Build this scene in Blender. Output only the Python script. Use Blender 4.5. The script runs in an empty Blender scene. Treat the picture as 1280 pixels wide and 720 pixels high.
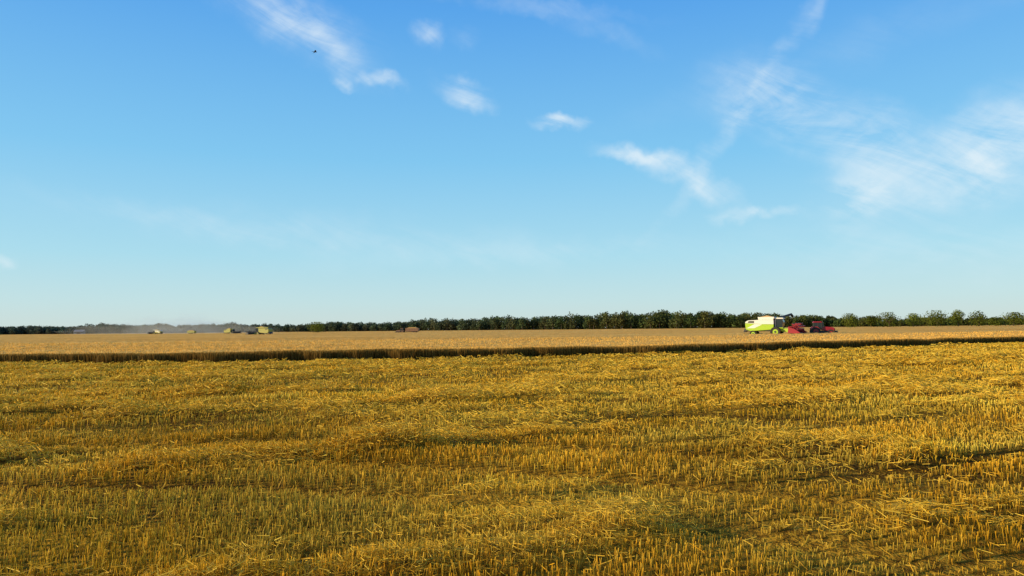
import bpy, bmesh, math, random
import numpy as np
from mathutils import Matrix, Vector
random.seed(5); R=np.random.default_rng(11)
F=924.0; CH=2.2
scene=bpy.context.scene
scene.view_settings.view_transform='Standard'; scene.view_settings.look='None'; scene.view_settings.exposure=0

# ---------------- camera
cam=bpy.data.cameras.new("camera"); cam.lens=26; cam.sensor_width=36; cam.clip_start=0.1; cam.clip_end=20000
camo=bpy.data.objects.new("camera",cam); scene.collection.objects.link(camo); scene.camera=camo
pitch=math.atan(50.5/F); roll=math.radians(0.58)
CM=Matrix.Rotation(math.pi/2+pitch,3,'X')@Matrix.Rotation(-roll,3,'Z')
camo.matrix_world=Matrix.Translation((0,0,CH))@CM.to_4x4()
def ray(px,py):
    v=CM@Vector(((px-640)/F,-(py-360)/F,-1)); return v.normalized()
def gnd(px,py):
    v=ray(px,py); t=-CH/v.z; return v.x*t,v.y*t

# ---------------- noise
_tab=np.random.default_rng(3).random((256,256))
def vn(x,y,s,seed=0):
    x=np.asarray(x)/s+seed*17.3+500; y=np.asarray(y)/s+seed*31.7+500
    xi=np.floor(x).astype(int); yi=np.floor(y).astype(int); fx=x-xi; fy=y-yi
    fx=fx*fx*(3-2*fx); fy=fy*fy*(3-2*fy)
    a=_tab[xi%256,yi%256]; b=_tab[(xi+1)%256,yi%256]; c=_tab[xi%256,(yi+1)%256]; d=_tab[(xi+1)%256,(yi+1)%256]
    return (a*(1-fx)+b*fx)*(1-fy)+(c*(1-fx)+d*fx)*fy
def fbm(x,y,s,seed=0):
    return (vn(x,y,s,seed)*0.5+vn(x,y,s/2,seed+1)*0.3+vn(x,y,s/4,seed+2)*0.2)

ep=[(-700,459),(-300,459),(0,457),(200,455.5),(400,452.5),(600,448.5),(800,444.5),(1000,438.5),(1150,433.5),(1280,428.5),(1500,420),(1900,412)]
eu=[];ey=[]
for p in ep:
    x,y=gnd(*p); y=min(y,160) if y>0 else 160; eu.append((p[0]-640)/F); ey.append(y)
eu=np.array(eu); ey=np.array(ey)
def edge(u): return np.interp(u,eu,ey)+1.3*(vn(np.asarray(u)*60,0*np.asarray(u),1.7,4)-0.5)+2.0*(vn(np.asarray(u)*60,0*np.asarray(u),9,5)-0.5)

# windrows
A=math.radians(22); ca,sa=math.cos(A),math.sin(A)
def rt(x,y): return -sa*x+ca*y, ca*x+sa*y
SP=7.4; R0=6.5
def windrow(x,y):
    r,t=rt(x,y)
    far=np.clip((r-9)/14,0,1)
    r=r+1.6*(vn(x,y,16,7)-0.5)+0.9*(vn(x,y,3.0,8)-0.5)+far*4.5*(vn(x,y,26,17)-.5)
    k=np.round((r-R0)/SP); d=r-R0-k*SP
    m=np.exp(-(d/0.50)**2)
    along=np.clip((fbm(x,y,5.0,9)-0.44)*4.6,0.0,1.0)
    return m*along
def clumps(x,y):
    r,t=rt(x,y); d=np.hypot(x,y)
    th=0.60-0.075*np.clip((d-9)/12,0,1)
    return np.clip((fbm(t*0.45,r,1.5,90)-th)*6,0,1)
def track(x,y):
    r,t=rt(x,y); r=r+1.6*(vn(x,y,16,7)-0.5)+0.25*(vn(x,y,4,27)-.5)
    k=np.round((r-R0)/SP); d=r-R0-k*SP
    a=np.exp(-((np.abs(d)-1.8)/0.28)**4)*np.clip((vn(x,y,9,20)-0.25)*2.5,0,1)
    rho=np.hypot(x+6,y+4)+0.5*(vn(x,y,7,31)-.5); b=0
    for rc in (14.6,16.6,18.9,24.4,26.8,36.5,39,47,49.6):
        b=np.maximum(b,np.exp(-((rho-rc)/0.30)**4))
    b=b*np.clip((vn(x,y,8,36)-0.2)*3,0,1)
    return np.maximum(a,b)
def hgt(x,y):
    x=np.asarray(x,float); y=np.asarray(y,float)
    d=np.hypot(x,y); fade=np.clip((130-d)/60,0,1)
    return fade*(0.18*(fbm(x,y,8,2)-0.5)+0.13*windrow(x,y)*(0.4+1.2*vn(x,y,0.7,12))+0.11*clumps(x,y)-0.07*track(x,y))

# ---------------- materials
def nt(name):
    m=bpy.data.materials.new(name); m.use_nodes=True; n=m.node_tree; n.nodes.clear()
    o=n.nodes.new('ShaderNodeOutputMaterial'); return m,n,o
def straw_mat(name,transl=0.3,rough=0.55):
    m,n,o=nt(name)
    a=n.nodes.new('ShaderNodeAttribute'); a.attribute_name='Col'
    p=n.nodes.new('ShaderNodeBsdfPrincipled'); p.inputs['Roughness'].default_value=rough
    p.inputs['Specular IOR Level'].default_value=0.08
    t=n.nodes.new('ShaderNodeBsdfTranslucent'); mx=n.nodes.new('ShaderNodeMixShader'); mx.inputs[0].default_value=transl
    n.links.new(a.outputs['Color'],p.inputs['Base Color']); n.links.new(a.outputs['Color'],t.inputs['Color'])
    n.links.new(p.outputs[0],mx.inputs[1]); n.links.new(t.outputs[0],mx.inputs[2]); n.links.new(mx.outputs[0],o.inputs[0]); return m
M_straw=straw_mat("straw",0.25); M_leaf=straw_mat("foliage",0.25,0.7)
def ramp_mat(name,stops,scales,rough=0.9,bump=0.4,bscale=20):
    m,n,o=nt(name)
    tc=n.nodes.new('ShaderNodeTexCoord'); p=n.nodes.new('ShaderNodeBsdfPrincipled'); p.inputs['Roughness'].default_value=rough
    p.inputs['Specular IOR Level'].default_value=0.03
    acc=None
    for i,(s,w,strx,rot) in enumerate(scales):
        mp=n.nodes.new('ShaderNodeMapping'); mp.inputs['Scale'].default_value=(strx,1,1); mp.inputs['Rotation'].default_value=(0,0,rot)
        n.links.new(tc.outputs['Object'],mp.inputs[0])
        t=n.nodes.new('ShaderNodeTexNoise'); t.inputs['Scale'].default_value=s; t.inputs['Detail'].default_value=4
        n.links.new(mp.outputs[0],t.inputs[0])
        ml=n.nodes.new('ShaderNodeMath'); ml.operation='MULTIPLY'; ml.inputs[1].default_value=w; n.links.new(t.outputs[0],ml.inputs[0])
        if acc is None: acc=ml
        else:
            ad=n.nodes.new('ShaderNodeMath'); n.links.new(acc.outputs[0],ad.inputs[0]); n.links.new(ml.outputs[0],ad.inputs[1]); acc=ad
    r=n.nodes.new('ShaderNodeValToRGB'); n.links.new(acc.outputs[0],r.inputs[0])
    e=r.color_ramp.elements
    e[0].position=stops[0][0]; e[0].color=(*stops[0][1],1); e[1].position=stops[-1][0]; e[1].color=(*stops[-1][1],1)
    for s in stops[1:-1]:
        q=e.new(s[0]); q.color=(*s[1],1)
    n.links.new(r.outputs[0],p.inputs['Base Color'])
    b=n.nodes.new('ShaderNodeBump'); b.inputs['Strength'].default_value=bump; b.inputs['Distance'].default_value=0.1
    t=n.nodes.new('ShaderNodeTexNoise'); t.inputs['Scale'].default_value=bscale; t.inputs['Detail'].default_value=3
    n.links.new(tc.outputs['Object'],t.inputs[0]); n.links.new(t.outputs[0],b.inputs['Height']); n.links.new(b.outputs[0],p.inputs['Normal'])
    n.links.new(p.outputs[0],o.inputs[0]); return m
M_ground=ramp_mat("soil_and_chaff",[(0.40,(0.11,0.052,0.006)),(0.5,(0.30,0.155,0.014)),(0.62,(0.58,0.32,0.028))],[(9,0.55,1,0),(0.35,0.45,0.4,-A)],bump=0.7,bscale=25)
M_canopy=ramp_mat("ripe_wheat",[(0.40,(0.74,0.345,0.056)),(0.5,(0.92,0.485,0.10)),(0.60,(0.97,0.58,0.145))],[(3.0,0.35,1,0),(0.05,0.40,0.25,-0.3),(0.5,0.25,0.3,-0.3)],bump=1.0,bscale=6)
def plain(name,c,rough=0.45,metal=0.0,dirt=0.25):
    m,n,o=nt(name); p=n.nodes.new('ShaderNodeBsdfPrincipled'); p.inputs['Roughness'].default_value=rough; p.inputs['Metallic'].default_value=metal
    tc=n.nodes.new('ShaderNodeTexCoord'); t=n.nodes.new('ShaderNodeTexNoise'); t.inputs['Scale'].default_value=1.5; t.inputs['Detail'].default_value=5
    n.links.new(tc.outputs['Object'],t.inputs[0])
    mx=n.nodes.new('ShaderNodeMix'); mx.data_type='RGBA'; mx.inputs[6].default_value=(*c,1); mx.inputs[7].default_value=(c[0]*.6+.1,c[1]*.6+.07,c[2]*.6+.03,1)
    ml=n.nodes.new('ShaderNodeMath'); ml.operation='MULTIPLY'; ml.inputs[1].default_value=dirt*1.6; n.links.new(t.outputs[0],ml.inputs[0]); n.links.new(ml.outputs[0],mx.inputs[0])
    n.links.new(mx.outputs[2],p.inputs['Base Color']); n.links.new(p.outputs[0],o.inputs[0]); return m
M_lime=plain("lime_paint",(0.42,0.62,0.02)); M_white=plain("white_paint",(0.82,0.80,0.68),dirt=0.1); M_red=plain("red_paint",(0.36,0.006,0.02))
M_dark=plain("dark_metal",(0.03,0.03,0.03),0.5); M_rub=plain("rubber",(0.02,0.02,0.02),0.85); M_glass=plain("tinted_glass",(0.02,0.03,0.035),0.08,dirt=0.05)
M_steel=plain("steel",(0.3,0.3,0.3),0.4,0.8); M_grain=plain("grain",(0.6,0.36,0.12),0.9); M_yel=plain("yellow_paint",(0.36,0.34,0.05)); M_brown=plain("rusty_paint",(0.24,0.12,0.06),0.6)
M_barn=plain("barn_cladding",(0.22,0.23,0.24),0.6); M_roof=plain("barn_roof",(0.25,0.24,0.24),0.6); M_bird=plain("feathers",(0.03,0.03,0.035),0.8); M_bark=plain("bark",(0.09,0.065,0.045),0.9)

def mesh_np(name,verts,faces_n,colors=None,mat=None,nv=4):
    me=bpy.data.meshes.new(name); verts=np.ascontiguousarray(verts,dtype=np.float32).reshape(-1,3); f=np.ascontiguousarray(faces_n,dtype=np.int32).reshape(-1)
    me.vertices.add(len(verts)); me.vertices.foreach_set('co',verts.reshape(-1))
    me.loops.add(len(f)); me.loops.foreach_set('vertex_index',f)
    k=len(f)//nv; me.polygons.add(k); me.polygons.foreach_set('loop_start',np.arange(0,len(f),nv,dtype=np.int32))
    me.update(calc_edges=True)
    if colors is not None:
        at=me.color_attributes.new('Col','FLOAT_COLOR','POINT')
        c=np.ones((len(verts),4),np.float32); c[:,:3]=colors; at.data.foreach_set('color',c.reshape(-1))
    if mat: me.materials.append(mat)
    ob=bpy.data.objects.new(name,me); scene.collection.objects.link(ob); return ob
def strips(P0,P1,W,Wd,c0,c1):
    n=len(P0); V=np.empty((n,4,3)); o=Wd*(W[:,None]/2)
    V[:,0]=P0-o; V[:,1]=P0+o; V[:,2]=P1+o*0.8; V[:,3]=P1-o*0.8
    C=np.empty((n,4,3)); C[:,0]=C[:,1]=c0; C[:,2]=C[:,3]=c1
    return V.reshape(-1,3),C.reshape(-1,3)

# ---------------- ground sheet
def axis(n,a,mx): 
    t=np.linspace(-1,1,n); return np.sinh(t*a)/np.sinh(a)*mx
gx=axis(620,7.5,7000); gy=axis(620,7.5,7000)+6
X,Y=np.meshgrid(gx,gy,indexing='ij'); Z=hgt(X,Y)
n=620; idx=np.arange(n*n).reshape(n,n)
fc=np.stack([idx[:-1,:-1],idx[1:,:-1],idx[1:,1:],idx[:-1,1:]],-1)
g=mesh_np("ground",np.stack([X,Y,Z],-1),fc,mat=M_ground)

# ---------------- stubble
gold=np.array([0.92,0.46,0.020]); pale=np.array([0.98,0.67,0.085]); brown=np.array([0.36,0.16,0.012]); green=np.array([0.36,0.30,0.018])
Vs=[];Cs=[]
bands=[(3.0,9,620),(9,16,340),(16,28,130),(28,48,55),(48,100,24)]
for (a,b,den) in bands:
    w=0.85*b+4; N=int(den*(b-a)*2*w); x=R.uniform(-w,w,N); y=R.uniform(a,b,N)
    k=np.abs(x)<0.85*y+4; x=x[k];y=y[k]
    r,t=rt(x,y); rs=0.21; rw=0.25*(vn(x,y,6,33)-.5)
    r=np.round((r+rw)/rs)*rs-rw+R.normal(0,0.017,len(r)); x=-sa*r+ca*t; y=ca*r+sa*t
    cl=vn(x,y,0.09,30); pat=fbm(x,y,2.6,40); tr=track(x,y); k=(y<edge(x/np.maximum(y,1)))&(cl+R.random(len(x))*0.35>0.42+0.5*np.clip(0.42-pat,0,1))&(R.random(len(x))>0.7*tr); x=x[k];y=y[k];pat=pat[k];tr=tr[k]
    N=len(x); d=np.hypot(x,y); wr=windrow(x,y)
    h=(0.085+0.075*R.random(N)+0.18*(pat-0.45))*(1-0.8*tr); h=np.maximum(h,0.03)
    h*=np.where(R.random(N)<0.12,0.5,1)
    z=hgt(x,y); P0=np.stack([x,y,z-0.01],-1)
    le=R.normal(0,0.13,(N,2))+0.05; le*= (1+3*tr[:,None])
    P1=P0+np.stack([le[:,0]*h,le[:,1]*h*0.6,h+0.01],-1)
    yaw=R.uniform(0,np.pi,N); Wd=np.stack([np.cos(yaw),np.sin(yaw),0*yaw],-1)
    W=np.maximum(0.0070,0.00078*d)*R.uniform(0.7,1.4,N)
    q=np.clip(R.normal(0.50,0.30,N)+1.4*(vn(x,y,1.8,44)-0.5),0,1)[:,None]; c1=gold*(1-q)+pale*q
    c1=c1*(0.74+0.4*np.clip((fbm(x,y,3.4,66)-.3)*2.4,0,1))[:,None]
    gz=np.clip((vn(x,y,4.5,77)-0.64)*2.5,0,.6)
    gq=np.maximum((R.random(N)<0.05)*0.6,gz*R.random(N))[:,None]; c1=c1*(1-gq)+green*gq
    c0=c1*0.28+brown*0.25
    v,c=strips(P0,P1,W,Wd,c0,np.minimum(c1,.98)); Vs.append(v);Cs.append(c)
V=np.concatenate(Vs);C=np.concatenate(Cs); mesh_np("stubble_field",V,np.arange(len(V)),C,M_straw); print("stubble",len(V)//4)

# ---------------- loose straw
Vs=[];Cs=[]
bands=[(3.0,9,620),(9,16,400),(16,28,200),(28,48,90),(48,100,32)]
for (a,b,den) in bands:
    w=0.85*b+4; N=int(den*(b-a)*2*w*1.3); x=R.uniform(-w,w,N); y=R.uniform(a,b,N)
    wr=windrow(x,y); pat=clumps(x,y)
    k=(np.abs(x)<0.85*y+4)&(y<edge(x/np.maximum(y,1))-0.3)&(R.random(N)<0.035+0.9*np.clip(wr,0,1)+0.6*pat)
    x=x[k];y=y[k];wr=wr[k];pat=pat[k]; N=len(x); d=np.hypot(x,y)
    L=R.uniform(0.04,0.16,N)*np.clip(0.9+d/25,1,2.6); yaw=R.normal(A+.3,1.0,N)+vn(x,y,2.5,58)*3; el=R.normal(0.05,0.30,N)
    D=np.stack([np.cos(yaw)*np.cos(el),np.sin(yaw)*np.cos(el),np.sin(el)],-1)
    z=hgt(x,y)+0.02+R.random(N)*(0.04+0.10*np.clip(wr,0,1)*(0.3+1.4*vn(x,y,0.5,55))+0.15*pat)
    z=np.where(wr<0.2,z+R.random(N)*0.06,z)
    Cc=np.stack([x,y,z],-1); P0=Cc-D*L[:,None]/2; P1=Cc+D*L[:,None]/2
    g0=hgt(P0[:,0],P0[:,1])+0.005; g1=hgt(P1[:,0],P1[:,1])+0.005
    P0[:,2]=np.maximum(P0[:,2],g0); P1[:,2]=np.maximum(P1[:,2],g1)
    rr=R.normal(0,1,(N,3)); Wd=np.cross(D,rr); Wd/=np.linalg.norm(Wd,axis=1)[:,None]
    W=np.maximum(0.0055,0.0007*d)*R.uniform(0.6,1.4,N)
    q=np.clip(R.normal(0.65,0.3,N),0,1)[:,None]; c=gold*(1-q)+pale*q; gq=((R.random(N)<0.06)[:,None])*0.5; c=c*(1-gq)+green*gq
    c=c*R.uniform(0.75,1.0,N)[:,None]
    v,cc=strips(P0,P1,W,Wd,c,c); Vs.append(v);Cs.append(cc)
V=np.concatenate(Vs);C=np.concatenate(Cs); mesh_np("loose_straw",V,np.arange(len(V)),C,M_straw); print("litter",len(V)//4)

# ---------------- standing wheat
WH=0.72
nu,ns=900,190
u=np.linspace(-1.3,1.25,nu); s=np.concatenate([[0],np.geomspace(0.2,1250,ns-1)])
U,S=np.meshgrid(u,s,indexing='ij'); Yc=edge(U)+0.35+S; Xc=U*Yc
Zc=WH-0.06+0.16*(vn(Xc,Yc,0.55,60)-0.5)+0.14*(vn(Xc,Yc,3,61)-0.5)+0.10*(vn(Xc,Yc,14,62)-0.5)
Zc[:,0]=0.25
idx=np.arange(nu*ns).reshape(nu,ns); fc=np.stack([idx[:-1,:-1],idx[1:,:-1],idx[1:,1:],idx[:-1,1:]],-1)
can=mesh_np("wheat_field",np.stack([Xc,Yc,Zc],-1),fc,mat=M_canopy)
Vs=[];Cs=[]
wc=np.array([0.86,0.43,0.065]); wp=np.array([0.96,0.60,0.14])
def stems(N,s0,s1,hz0,uu,Wm,dark=1.0,powr=1.0,low=.45):
    u=R.uniform(*uu,N); s=s0+(s1-s0)*R.random(N)**powr; y=edge(u)+s; x=u*y; d=np.hypot(x,y)
    top=WH*R.uniform(0.86,1.12,N)+0.14*(vn(x,y,3,61)-0.5)+0.1*(vn(x,y,14,62)-0.5)
    P0=np.stack([x,y,np.full(N,hz0)],-1); P1=np.stack([x+R.normal(0,.06,N),y+R.normal(0,.06,N),top],-1)
    yaw=R.uniform(0,np.pi,N); Wd=np.stack([np.cos(yaw),np.sin(yaw),0*yaw],-1)
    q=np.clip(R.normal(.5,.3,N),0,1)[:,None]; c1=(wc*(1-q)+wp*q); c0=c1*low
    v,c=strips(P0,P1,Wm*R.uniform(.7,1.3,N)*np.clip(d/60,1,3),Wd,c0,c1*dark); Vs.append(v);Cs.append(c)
stems(70000,-0.15,1.2,0.0,(-1.1,1.05),0.03,dark=.36,low=.12)  # front strip: shade of the crop edge painted into the stem colours
stems(90000,0.9,60,0.5,(-0.85,0.85),0.03,powr=1.5,low=.85)
V=np.concatenate(Vs);C=np.concatenate(Cs); ws=mesh_np("wheat_stems",V,np.arange(len(V)),C,M_straw)

# ---------------- trees
def crown(rng,h,w,n,size,base,trunk=0.18):
    nl=rng.integers(5,9); lob=[]
    for i in range(nl):
        a=rng.uniform(0,2*np.pi); rr=rng.uniform(0,0.33)*w; zz=rng.uniform(0.28,0.80)*h
        lr=rng.uniform(0.2,0.32)*w*(1.15-0.3*abs(zz/h-0.5)); lob.append((np.cos(a)*rr,np.sin(a)*rr,min(zz,h-lr*0.8),lr))
    lob.append((0,0,h*0.78,0.22*w)); lob=np.array(lob)
    li=rng.integers(0,len(lob),n); Lb=lob[li]
    v=rng.normal(0,1,(n,3)); v/=np.linalg.norm(v,axis=1)[:,None]
    rad=Lb[:,3]*rng.uniform(0.5,1.12,n)
    Cn=Lb[:,:3]+v*rad[:,None]*np.array([1,1,0.85]); Cn[:,2]=np.clip(Cn[:,2],h*trunk*0.7,h*1.03)
    t=rng.normal(0,1,(n,3)); t/=np.linalg.norm(t,axis=1)[:,None]; b=np.cross(t,v+0.5*rng.normal(0,1,(n,3))); b/=np.linalg.norm(b,axis=1)[:,None]
    sz=size*rng.uniform(0.5,1.2,n)[:,None]
    Q=np.stack([Cn-t*sz,Cn-b*sz*0.7,Cn+t*sz,Cn+b*sz*0.7],1)
    cl=rng.uniform(0.6,1.4,len(lob))[li]*rng.uniform(0.7,1.35,n)
    col=base[None]*cl[:,None]; C=np.repeat(col[:,None],4,1)
    return Q.reshape(-1,3),C.reshape(-1,3)
def trunkq(h,r):
    vs=[];k=6
    for (z,rr) in ((0,r),(h*0.5,r*0.6)):
        for i in range(k): vs.append((math.cos(i*math.tau/k)*rr,math.sin(i*math.tau/k)*rr,z))
    fs=[(i,(i+1)%k,k+(i+1)%k,k+i) for i in range(k)]
    return np.array(vs),np.array(fs)
def pix2w(px,dist): return (px-640)/F*dist
prof=[(-500,408,1100),(-100,408,1150),(0,407.5,1100),(120,406.5,1100),(200,405.5,1050),(300,405,1000),(345,404.5,950),(400,403.5,900),(450,403,880),(500,402,860),(530,400,840),(600,397.5,800),(650,396,760),(700,395,720),(750,393,690),(800,390,670),(850,388,650),(900,390,640),(940,392.5,640),(1000,394.5,640),(1040,395.5,640),(1100,396,640),(1300,396,660),(1700,394,680)]
pp=np.array(prof,float)
Vs=[];Cs=[];TV=[];TF=[];off=0
rng=np.random.default_rng(21)
px=-450.
while px<1650:
    dist=np.interp(px,pp[:,0],pp[:,2]); step=5.0/dist*F*rng.uniform(.7,1.3)*0.85
    for row in range(3):
        dd=dist+rng.uniform(0,25)+row*25
        q=px+rng.uniform(-3,3); x=pix2w(q,dd); hy=410.5-(q-640)*math.tan(roll)
        top=np.interp(q,pp[:,0],pp[:,1]); H=(CH+(hy-top)*dd/F)*rng.uniform(0.78,1.06)*(0.88+0.30*float(vn(q,0,18,3)))
        if rng.random()<0.1: H*=1.12
        if q>1040: H*=rng.uniform(0.72,1.0)
        W=min(H*rng.uniform(0.8,1.2),14)
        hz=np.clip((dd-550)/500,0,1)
        base=np.array([0.085,0.108,0.016])*(1-hz*0.8)+np.array([0.075,0.110,0.095])*hz*0.8  # distance haze painted into the foliage colour, bluer for farther trees
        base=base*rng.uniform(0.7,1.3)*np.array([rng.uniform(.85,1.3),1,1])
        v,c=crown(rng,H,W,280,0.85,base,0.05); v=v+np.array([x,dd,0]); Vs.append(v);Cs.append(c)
        if row==0:
            m=170; sc=np.stack([rng.uniform(-6,6,m),rng.uniform(-2,6,m),rng.uniform(0.3,H*0.55,m)],-1)+np.array([x,dd+2,0])
            t=rng.normal(0,1,(m,3));t/=np.linalg.norm(t,axis=1)[:,None]; b=np.cross(t,rng.normal(0,1,(m,3)));b/=np.linalg.norm(b,axis=1)[:,None]
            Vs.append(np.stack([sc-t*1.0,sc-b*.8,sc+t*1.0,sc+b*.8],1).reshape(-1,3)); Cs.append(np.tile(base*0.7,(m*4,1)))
        tv,tf=trunkq(H,0.3); TV.append(tv+np.array([x,dd,0])); TF.append(tf+off); off+=len(tv)
    px+=step
V=np.concatenate(Vs);C=np.concatenate(Cs)
e=bpy.data.objects.new("distant_tree_line",None); scene.collection.objects.link(e)
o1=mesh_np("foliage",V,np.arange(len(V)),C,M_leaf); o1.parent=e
o2=mesh_np("trunks",np.concatenate(TV),np.concatenate(TF),mat=M_bark); o2.parent=e

def tree_obj(name,x,y,h,w,seed):
    r=np.random.default_rng(seed); e=bpy.data.objects.new(name,None); e.location=(x,y,0); scene.collection.objects.link(e)
    base=np.array([0.110,0.130,0.016])*r.uniform(.8,1.2)
    v,c=crown(r,h,w,1500,0.42,base,0.06); o=mesh_np("crown",v,np.arange(len(v)),c,M_leaf); o.parent=e
    bm=bmesh.new()
    def seg(p,q,r0,r1):
        p=Vector(p);q=Vector(q);d=q-p; L=d.length
        m=Matrix.Translation((p+q)/2)@d.to_track_quat('Z','Y').to_matrix().to_4x4()
        bmesh.ops.create_cone(bm,cap_ends=True,segments=8,radius1=r0,radius2=r1,depth=L,matrix=m)
    seg((0,0,-.1),(0.1,0,h*.4),.035*h,.025*h)
    for i in range(6):
        a=r.uniform(0,6.28); seg((.1,0,h*r.uniform(.25,.4)),(math.cos(a)*w*.3,math.sin(a)*w*.3,h*r.uniform(.55,.8)),.016*h,.006*h)
    me=bpy.data.meshes.new("trunk"); bm.to_mesh(me); bm.free(); me.materials.append(M_bark)
    o=bpy.data.objects.new("trunk",me); scene.collection.objects.link(o); o.parent=e
for i,(q,top,wpx,dist) in enumerate([(397,403,26,620),(1060,392.5,28,480),(1087,395,20,500),(1110,391,34,480),(1140,392.5,28,490),(1170,388.5,32,470),(1196,388,26,480),(1222,388.5,26,470),(1243,396,16,500),(1265,391,32,470),(1292,391,28,480),(1330,391,28,470)]):
    hy=410.5-(q-640)*math.tan(roll); H=CH+(hy-top)*dist/F
    tree_obj("oak_tree" if i else "hawthorn_tree",pix2w(q,dist),dist,H,wpx*dist/F*1.1,100+i)

# ---------------- machine helpers
class B:
    def __init__(s,name,loc,rotz):
        s.e=bpy.data.objects.new(name,None); s.e.location=loc; s.e.rotation_euler=(0,0,rotz); scene.collection.objects.link(s.e)
    def add(s,name,bm,mat,smooth=False):
        me=bpy.data.meshes.new(name); bmesh.ops.recalc_face_normals(bm,faces=bm.faces); bm.to_mesh(me); bm.free(); me.materials.append(mat)
        o=bpy.data.objects.new(name,me); scene.collection.objects.link(o); o.parent=s.e; return o
    def prism(s,name,pts,y0,y1,mat,bev=0.04,taper=0):
        bm=bmesh.new(); a=[bm.verts.new((x,y0,z)) for x,z in pts]; b=[bm.verts.new((x,y1,z)) for x,z in pts]
        bm.faces.new(a); bm.faces.new(b[::-1]); k=len(pts)
        for i in range(k): bm.faces.new((a[i],b[i],b[(i+1)%k],a[(i+1)%k]))
        if bev: bmesh.ops.bevel(bm,geom=bm.edges[:],offset=bev,segments=2,affect='EDGES',profile=0.5)
        return s.add(name,bm,mat)
    def box(s,name,x0,x1,y0,y1,z0,z1,mat,bev=0.03): return s.prism(name,[(x0,z0),(x1,z0),(x1,z1),(x0,z1)],y0,y1,mat,bev)
    def tube(s,name,p,q,r,mat,r2=None,seg=14):
        bm=bmesh.new(); p=Vector(p);q=Vector(q);d=q-p
        bmesh.ops.create_cone(bm,cap_ends=True,segments=seg,radius1=r,radius2=r if r2 is None else r2,depth=d.length,matrix=Matrix.Translation((p+q)/2)@d.to_track_quat('Z','Y').to_matrix().to_4x4())
        return s.add(name,bm,mat)
    def wheel(s,name,x,y,r,w,hub):
        sg=1 if y>0 else -1
        bm=bmesh.new(); k=28; prof=[(r*.55,-w*.42),(r*.9,-w*.5),(r,-w*.38),(r,w*.38),(r*.9,w*.5),(r*.55,w*.42)]
        rings=[]
        for i in range(k):
            a=i*math.tau/k; rings.append([bm.verts.new((x+math.cos(a)*pr*(1.0 if (i%2 or pr<r) else 1.03),y+yy,r+math.sin(a)*pr*(1.0 if (i%2 or pr<r) else 1.03))) for pr,yy in prof])
        for i in range(k):
            A_=rings[i];B_=rings[(i+1)%k]
            for j in range(len(prof)): 
                jn=(j+1)%len(prof); bm.faces.new((A_[j],A_[jn],B_[jn],B_[j]))
        s.add(name+"_tyre",bm,M_rub)
        s.tube(name+"_rim",(x,y-w*.36,r),(x,y+w*.36,r),r*.56,hub,seg=20); s.tube(name+"_hub",(x,y+sg*w*.36,r),(x,y+sg*w*.47,r),r*.2,M_dark)

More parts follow.
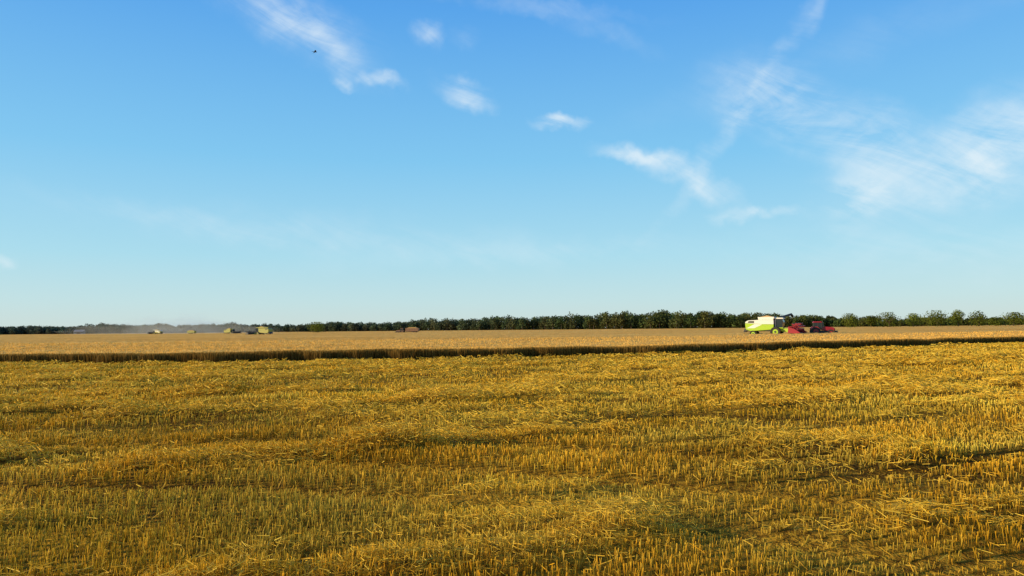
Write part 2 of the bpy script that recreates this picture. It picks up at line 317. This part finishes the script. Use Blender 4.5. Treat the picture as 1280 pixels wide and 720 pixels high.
def combine(loc,rotz,body=M_lime,upper=M_white,header=M_red,auger=True,lift=0.0):
    b=B("combine_harvester",loc,rotz)
    b.prism("chassis",[(-4.6,1.1),(1.0,1.1),(1.0,1.75),(-4.6,1.55)],-1.2,1.2,M_dark)
    b.prism("side_panels",[(-4.9,1.5),(-3.9,1.15),(0.55,1.45),(0.6,2.45),(-1.5,2.55),(-5.0,2.75)],-1.5,1.5,body,.08)
    b.prism("engine_hood",[(-5.0,2.76),(-1.5,2.56),(0.6,2.46),(0.6,3.35),(-2.2,3.42),(-4.4,3.35),(-4.95,3.05)],-1.47,1.47,upper,.08)
    b.prism("stripe",[(-4.7,1.75),(-3.2,1.75),(-1.6,2.5),(-3.1,2.6)],-1.515,1.515,upper,.0)
    b.prism("side_grille",[(-4.5,2.85),(-3.2,2.8),(-3.2,3.2),(-4.3,3.2)],-1.485,1.485,M_dark,.0)
    b.prism("grain_tank",[(-2.3,3.43),(0.5,3.37),(0.75,4.0),(-2.5,4.0)],-1.45,1.45,upper,.03)
    b.prism("grain_heap",[(-2.1,4.0),(0.4,4.0),(-0.7,4.3)],-1.1,1.1,M_grain,.02)
    b.prism("straw_chopper",[(-5.5,0.9),(-4.6,1.2),(-4.6,1.9),(-5.2,1.7)],-1.2,1.2,M_dark)
    b.prism("cab_glass",[(0.72,1.85),(2.1,1.85),(2.35,2.9),(2.15,3.55),(0.72,3.55)],-0.95,0.95,M_glass,.05)
    b.prism("cab_roof",[(0.65,3.56),(2.35,3.56),(2.45,3.68),(2.2,3.82),(0.65,3.86)],-1.05,1.05,upper,.05)
    b.box("cab_floor",0.62,2.3,-1.0,1.0,1.65,1.84,body)
    for yy in (-.97,.97):
        b.tube("cab_post",(0.85,yy,1.85),(0.85,yy,3.55),.05,upper); b.tube("cab_pillar",(2.18,yy,1.85),(2.2,yy,3.55),.04,M_dark)
        b.box("mirror",2.35,2.42,yy*1.25-.1,yy*1.25+.1,2.6,3.1,M_dark)
        b.tube("mirror_arm",(2.2,yy,3.3),(2.38,yy*1.25,3.05),.025,M_dark)
    for y in (-1.45,1.45): b.wheel("front_wheel",0.9,y,0.98,0.75,body)
    for y in (-1.3,1.3): b.wheel("rear_wheel",-3.5,y,0.65,0.45,body)
    b.prism("ladder",[(1.6,0.7),(1.75,0.7),(1.75,1.8),(1.6,1.8)],1.1,1.5,M_steel)
    h=lift
    b.prism("feeder_house",[(1.3,1.7),(1.4,1.15),(3.7,0.35+h),(3.8,1.15+h)],-.75,.75,body)
    hw=4.4
    b.prism("header_back",[(3.75,0.35+h),(3.95,0.3+h),(4.05,1.5+h),(3.85,1.55+h)],-hw,hw,header)
    b.prism("header_table",[(3.9,0.28+h),(5.2,0.22+h),(5.2,0.30+h),(3.95,0.42+h)],-hw,hw,M_steel,.01)
    b.tube("intake_auger",(4.35,-hw,0.72+h),(4.35,hw,0.72+h),.28,header)
    rz=1.6+h
    for y in (-hw,hw):
        b.prism("side_divider",[(3.75,0.3+h),(5.3,0.2+h),(6.1,0.35+h),(5.0,1.1+h),(3.85,1.5+h)],y-.06,y+.06,header)
        b.tube("reel_arm",(3.95,y*.985,1.5+h),(5.0,y*.985,rz),.06,header)
    b.tube("reel_shaft",(5.0,-hw+.15,rz),(5.0,hw-.15,rz),.09,header)
    for i in range(6):
        a=i*math.tau/6+.2; X0=5.0+math.cos(a)*.65; Z0=rz+math.sin(a)*.65
        b.tube("reel_bar",(X0,-hw+.15,Z0),(X0,hw-.15,Z0),.055,header,seg=8)
        for y in np.linspace(-hw+.2,hw-.2,6): b.tube("reel_spoke",(5.0,y,rz),(X0,y,Z0),.035,header,seg=6)
        bm=bmesh.new()
        for y in np.linspace(-hw+.2,hw-.2,44):
            bmesh.ops.create_cube(bm,size=1,matrix=Matrix.Translation((X0,y,Z0-.17))@Matrix.Diagonal((.03,.03,.3,1)))
        b.add("reel_tines",bm,header)
    if auger:
        b.tube("unloading_auger",(0.2,1.5,3.5),(2.6,6.6,4.55),.24,M_dark); b.tube("auger_elbow",(0.1,1.35,2.8),(0.2,1.5,3.5),.24,body); b.tube("auger_spout",(2.55,6.5,4.6),(2.8,7.1,4.1),.25,M_rub)
    else: b.tube("unloading_auger",(0.3,1.6,3.55),(-4.8,1.6,3.75),.18,body)
    b.tube("exhaust",(-2.8,.6,3.4),(-2.8,.6,4.05),.08,M_steel); b.tube("beacon",(1.0,.6,3.86),(1.0,.6,4.05),.07,M_yel)
    return b
def tractor(loc,rotz,col=M_red):
    b=B("tractor",loc,rotz)
    b.prism("bonnet",[(0.2,1.15),(2.6,1.05),(2.7,1.55),(2.4,1.8),(0.2,1.98)],-.42,.42,col,.06)
    b.box("grille",2.62,2.76,-.34,.34,1.1,1.55,M_dark); b.box("front_weight",2.7,3.25,-.5,.5,.65,1.1,M_dark)
    b.box("gearbox",-1.2,2.3,-.3,.3,.65,1.12,M_dark)
    b.prism("cab_glass",[(-1.3,1.4),(0.2,1.3),(0.35,1.6),(0.1,2.75),(-1.25,2.75)],-.78,.78,M_glass,.04)
    b.prism("cab_roof",[(-1.45,2.76),(0.25,2.76),(0.3,2.88),(0.0,3.0),(-1.3,3.0)],-.88,.88,col,.05)
    mg=[(-1.95,1.5),(-1.5,1.95),(-.7,1.95),(-.15,1.45),(-.25,1.4),(-.8,1.8),(-1.4,1.8),(-1.85,1.4)]
    for yy in (-.8,.8):
        for (a,c) in (((-1.3,1.4),(-1.25,2.76)),((-.5,1.3),(-.5,2.76)),((.25,1.4),(.12,2.76))): b.tube("cab_pillar",(a[0],yy,a[1]),(c[0],yy,c[1]),.045,M_dark)
        b.prism("mudguard",mg,.79 if yy>0 else -1.25,1.25 if yy>0 else -.79,col,.01)
    for y in (-1.0,1.0): b.wheel("rear_wheel",-1.0,y,.92,.5,col); b.wheel("front_wheel",1.8,y*.95,.66,.42,col)
    b.tube("exhaust",(.45,-.5,1.8),(.45,-.5,2.9),.06,M_steel); b.tube("drawbar",(-1.2,0,.6),(-2.1,0,.6),.08,M_dark)
    return b
def trailer(loc,rotz,col=M_brown):
    b=B("grain_trailer",loc,rotz)
    b.prism("bin",[(-3.6,1.2),(3.3,1.2),(3.5,2.9),(-3.8,2.9)],-1.25,1.25,col,.03)
    for x in np.linspace(-3.2,3.0,8): b.box("rib",x-.05,x+.05,-1.3,1.3,1.25,2.85,col,.0)
    b.prism("grain_heap",[(-3.4,2.9),(3.1,2.9),(1.5,3.3),(-1.8,3.35)],-1.0,1.0,M_grain,.03)
    b.box("chassis",-3.4,3.6,-.5,.5,.9,1.18,M_dark); b.tube("drawbar",(3.5,0,.95),(5.2,0,.6),.09,M_dark)
    for y in (-1.05,1.05):
        b.wheel("wheel",-1.9,y,.6,.45,col); b.wheel("wheel",-.55,y,.6,.45,col)
    return b
def place(px,dist): return (pix2w(px,dist),dist,0.0)
combine(place(964,150),math.atan2(-.5,.85),lift=.45)
tractor(place(1024,152),math.atan2(-.25,.97))
combine(place(327,340),math.radians(160),M_yel,M_yel,M_dark,False)
combine(place(289,520),math.radians(-18),M_yel,M_yel,M_dark,False)
combine(place(196,620),math.radians(165),M_yel,M_white,M_dark,False)
trailer(place(515,400),math.radians(172)); tractor(place(501,401),math.radians(172),M_brown)
trailer(place(240,620),math.radians(-15),M_yel)

def barn(px,dist,L,W,H,rz):
    b=B("farm_barn",place(px,dist),rz)
    b.prism("walls",[(-L/2,0),(L/2,0),(L/2,H*.6),(-L/2,H*.6)],-W/2,W/2,M_barn,.0)
    bm=bmesh.new(); o=.4; z0=H*.6+.01
    v=[bm.verts.new(p) for p in ((-L/2-o,-W/2-o,z0),(L/2+o,-W/2-o,z0),(L/2+o,0,H),(-L/2-o,0,H),(-L/2-o,W/2+o,z0),(L/2+o,W/2+o,z0))]
    bm.faces.new((v[0],v[1],v[2],v[3])); bm.faces.new((v[3],v[2],v[5],v[4])); bm.faces.new((v[0],v[3],v[4])); bm.faces.new((v[1],v[5],v[2])); bm.faces.new((v[0],v[4],v[5],v[1])); b.add("roof",bm,M_roof)
    b.box("door",-2.5,2.5,-W/2-.05,-W/2+.05,0,H*.5,M_dark,.0)
    for x in (-L*.35,L*.35): b.box("window",x-1.2,x+1.2,-W/2-.04,-W/2+.05,H*.3,H*.45,M_glass,.0)
barn(100,1040,12,9,6.5,.2)

# bird
v=ray(394,65); pb=Vector((0,0,CH))+v*55
b=B("bird",pb,math.radians(25))
bm=bmesh.new()
sec=[(-.16,.004,0),(-.08,.022,0),(0,.035,0),(.07,.028,.005),(.10,.02,.012),(.125,.018,.014),(.15,.004,.01)]; rings=[]
for x,r,z in sec: rings.append([bm.verts.new((x,math.cos(a*math.tau/8)*r,z+math.sin(a*math.tau/8)*r)) for a in range(8)])
for i in range(len(sec)-1):
    for j in range(8): bm.faces.new((rings[i][j],rings[i][(j+1)%8],rings[i+1][(j+1)%8],rings[i+1][j]))
b.add("body",bm,M_bird)
for sgn in (1,-1):
    bm=bmesh.new(); P=[(.06,.02,.02),(.05,.12,.06),(0.0,.25,.03),(-.10,.33,.0),(-.05,.2,.03),(-.05,.1,.05),(-.05,.02,.015)]
    bm.faces.new([bm.verts.new((x,y*sgn,z)) for x,y,z in P]); b.add("wing",bm,M_bird)
bm=bmesh.new(); bm.faces.new([bm.verts.new(p) for p in ((-.12,.012,0),(-.23,.05,0),(-.21,0,0),(-.23,-.05,0),(-.12,-.012,0))]); b.add("tail",bm,M_bird)

# dust
m,n_,out_=nt("dust"); vs=n_.nodes.new('ShaderNodeVolumeScatter'); vs.inputs['Color'].default_value=(1,.86,.62,1); vs.inputs['Density'].default_value=.0052; vs.inputs['Anisotropy'].default_value=0.0; n_.links.new(vs.outputs[0],out_.inputs['Volume'])
de=bpy.data.objects.new("dust_cloud",None); scene.collection.objects.link(de)
for (pxx,dist,sx,sz) in [(245,640,60,8),(215,650,42,11),(165,690,45,8),(262,630,30,9),(190,680,28,13),(285,540,22,6),(120,700,35,6),(330,375,14,3.2),(236,635,25,13)]:
    bm=bmesh.new(); bmesh.ops.create_icosphere(bm,subdivisions=3,radius=1)
    for vv in bm.verts: vv.co*=1+0.3*(float(vn(vv.co.x*3+pxx,vv.co.z*3,1,5))-.5)*2
    me=bpy.data.meshes.new("puff"); bm.to_mesh(me); bm.free(); me.materials.append(m)
    o=bpy.data.objects.new("puff",me); scene.collection.objects.link(o); o.parent=de; o.location=(pix2w(pxx,dist),dist,sz*.35); o.scale=(sx,sx*.5,sz)

# ---------------- sun and sky
SEL=math.radians(15); saz=math.radians(-106)
sd=Vector((math.sin(saz)*math.cos(SEL),math.cos(saz)*math.cos(SEL),math.sin(SEL)))
L=bpy.data.lights.new("sun",'SUN'); L.energy=5; L.angle=math.radians(.5); L.color=(1,.82,.52)
lo=bpy.data.objects.new("sun",L); scene.collection.objects.link(lo); lo.rotation_euler=sd.to_track_quat('Z','Y').to_euler()
W=bpy.data.worlds.new("World"); scene.world=W; W.use_nodes=True; n=W.node_tree; n.nodes.clear()
N=n.nodes.new; LK=n.links.new
out=N('ShaderNodeOutputWorld'); bg=N('ShaderNodeBackground'); bg.inputs[1].default_value=0.1; LK(bg.outputs[0],out.inputs[0])
sky=N('ShaderNodeTexSky'); sky.sky_type='NISHITA'; sky.sun_disc=False; sky.sun_elevation=SEL; sky.sun_rotation=saz
tc=N('ShaderNodeTexCoord'); sp=N('ShaderNodeSeparateXYZ'); LK(tc.outputs['Generated'],sp.inputs[0])
def M(op,a,b=None,clamp=False):
    m=N('ShaderNodeMath'); m.operation=op; m.use_clamp=clamp
    for i,v in enumerate((a,b)):
        if v is None: continue
        if isinstance(v,(int,float)): m.inputs[i].default_value=v
        else: LK(v,m.inputs[i])
    return m.outputs[0]
az=M('ARCTAN2',sp.outputs[0],sp.outputs[1]); el=M('ARCSINE',sp.outputs[2])
cr=N('ShaderNodeValToRGB'); LK(M('DIVIDE',el,0.8),cr.inputs[0])
st=[(0,(.66,.78,.75)),(.045,(.57,.80,.84)),(.12,(.42,.76,.91)),(.28,(.23,.61,.94)),(.52,(.10,.40,.90)),(.75,(.05,.22,.6)),(1,(.03,.12,.4))]
E=cr.color_ramp.elements; E[0].position=0;E[0].color=(*st[0][1],1);E[1].position=1;E[1].color=(*st[-1][1],1)
for p,c in st[1:-1]: q=E.new(p); q.color=(*c,1)
sc=N('ShaderNodeVectorMath'); sc.operation='SCALE'; sc.inputs[3].default_value=10.0; LK(cr.outputs[0],sc.inputs[0])
mx=N('ShaderNodeMix'); mx.data_type='RGBA'; mx.inputs[0].default_value=0.88; LK(sky.outputs[0],mx.inputs[6]); LK(sc.outputs[0],mx.inputs[7])
cb=N('ShaderNodeCombineXYZ'); LK(az,cb.inputs[0]); LK(el,cb.inputs[1])
def noise(vec,scale,detail,rot=0,sx=1,sy=1,rough=.55,dist=0):
    mp=N('ShaderNodeMapping'); mp.inputs['Rotation'].default_value=(0,0,rot); LK(vec,mp.inputs[0])
    m2=N('ShaderNodeMapping'); m2.inputs['Scale'].default_value=(sx,sy,1); LK(mp.outputs[0],m2.inputs[0])
    t=N('ShaderNodeTexNoise'); t.noise_dimensions='2D'; t.inputs['Scale'].default_value=scale; t.inputs['Detail'].default_value=detail; t.inputs['Roughness'].default_value=rough; t.inputs['Distortion'].default_value=dist; LK(m2.outputs[0],t.inputs[0]); return t
dn=noise(cb.outputs[0],14,4); sb=N('ShaderNodeVectorMath'); sb.operation='SUBTRACT'; LK(dn.outputs['Color'],sb.inputs[0]); sb.inputs[1].default_value=(.5,.5,.5)
sc2=N('ShaderNodeVectorMath'); sc2.operation='SCALE'; sc2.inputs[3].default_value=.05; LK(sb.outputs[0],sc2.inputs[0])
wv=N('ShaderNodeVectorMath'); wv.operation='ADD'; LK(cb.outputs[0],wv.inputs[0]); LK(sc2.outputs[0],wv.inputs[1])
blobs=[(355,14,100,32,24,.34),(415,60,65,16,33,.20),(480,101,22,8,8,.38),(432,97,12,6,8,.3),(538,45,17,16,0,.36),(585,50,18,12,0,.10),(583,114,36,13,16,.44),(697,154,28,8,3,.58),
(795,193,46,10,10,.46),(850,216,44,15,22,.42),(893,238,36,13,25,.24),(953,267,48,9,4,.52),
(955,118,60,42,30,.22),(1020,150,120,38,24,.28),(1085,195,50,48,20,.32),(1180,210,130,42,-18,.30),(1240,165,90,42,-22,.28),(1062,250,42,26,20,.26),(1250,215,90,40,-15,.2),
(925,140,170,11,-52,.20),(1022,15,26,8,-60,.18),(660,8,130,8,8,.12),(760,42,60,10,20,.09),(1150,312,200,34,3,.15),(480,300,330,26,4,.10),(300,285,200,14,8,.08),(650,318,240,14,-3,.08),(1060,60,260,24,-12,.05),(2,325,14,10,0,.3)]
acc=None
for (x,y,a,b_,rot,amp) in blobs:
    v=ray(x,y); A0=math.atan2(v.x,v.y); E0=math.asin(v.z); k=1/F*math.cos(A0)*1.0
    mp=N('ShaderNodeMapping'); mp.vector_type='TEXTURE'; mp.inputs['Location'].default_value=(A0,E0,0); mp.inputs['Rotation'].default_value=(0,0,-math.radians(rot)); mp.inputs['Scale'].default_value=(a*k*1.2,b_*k*1.2,1)
    LK(wv.outputs[0],mp.inputs[0]); ln=N('ShaderNodeVectorMath'); ln.operation='LENGTH'; LK(mp.outputs[0],ln.inputs[0])
    mr=N('ShaderNodeMapRange'); mr.interpolation_type='SMOOTHSTEP'; mr.inputs[1].default_value=1.35; mr.inputs[2].default_value=0; mr.inputs[3].default_value=0; mr.inputs[4].default_value=amp; LK(ln.outputs['Value'],mr.inputs[0])
    acc=mr.outputs[0] if acc is None else M('ADD',acc,mr.outputs[0])
f1=noise(cb.outputs[0],14,8,rot=math.radians(22),sx=.4,sy=1.6,rough=.64,dist=.4)
f2=noise(cb.outputs[0],40,5,rot=math.radians(-30),sx=.35,sy=1.3)
fz=M('ADD',M('MULTIPLY',f1.outputs[0],.80),M('MULTIPLY',f2.outputs[0],.20))
fr=N('ShaderNodeMapRange'); fr.inputs[1].default_value=.36; fr.inputs[2].default_value=.64; fr.inputs[3].default_value=.15; fr.inputs[4].default_value=1.4; LK(fz,fr.inputs[0])
dens=M('MINIMUM',M('MULTIPLY',acc,fr.outputs[0]),.75)
m3=N('ShaderNodeMix'); m3.data_type='RGBA'; LK(dens,m3.inputs[0]); LK(mx.outputs[2],m3.inputs[6]); m3.inputs[7].default_value=(8.3,9.2,9.6,1)
LK(m3.outputs[2],bg.inputs[0])
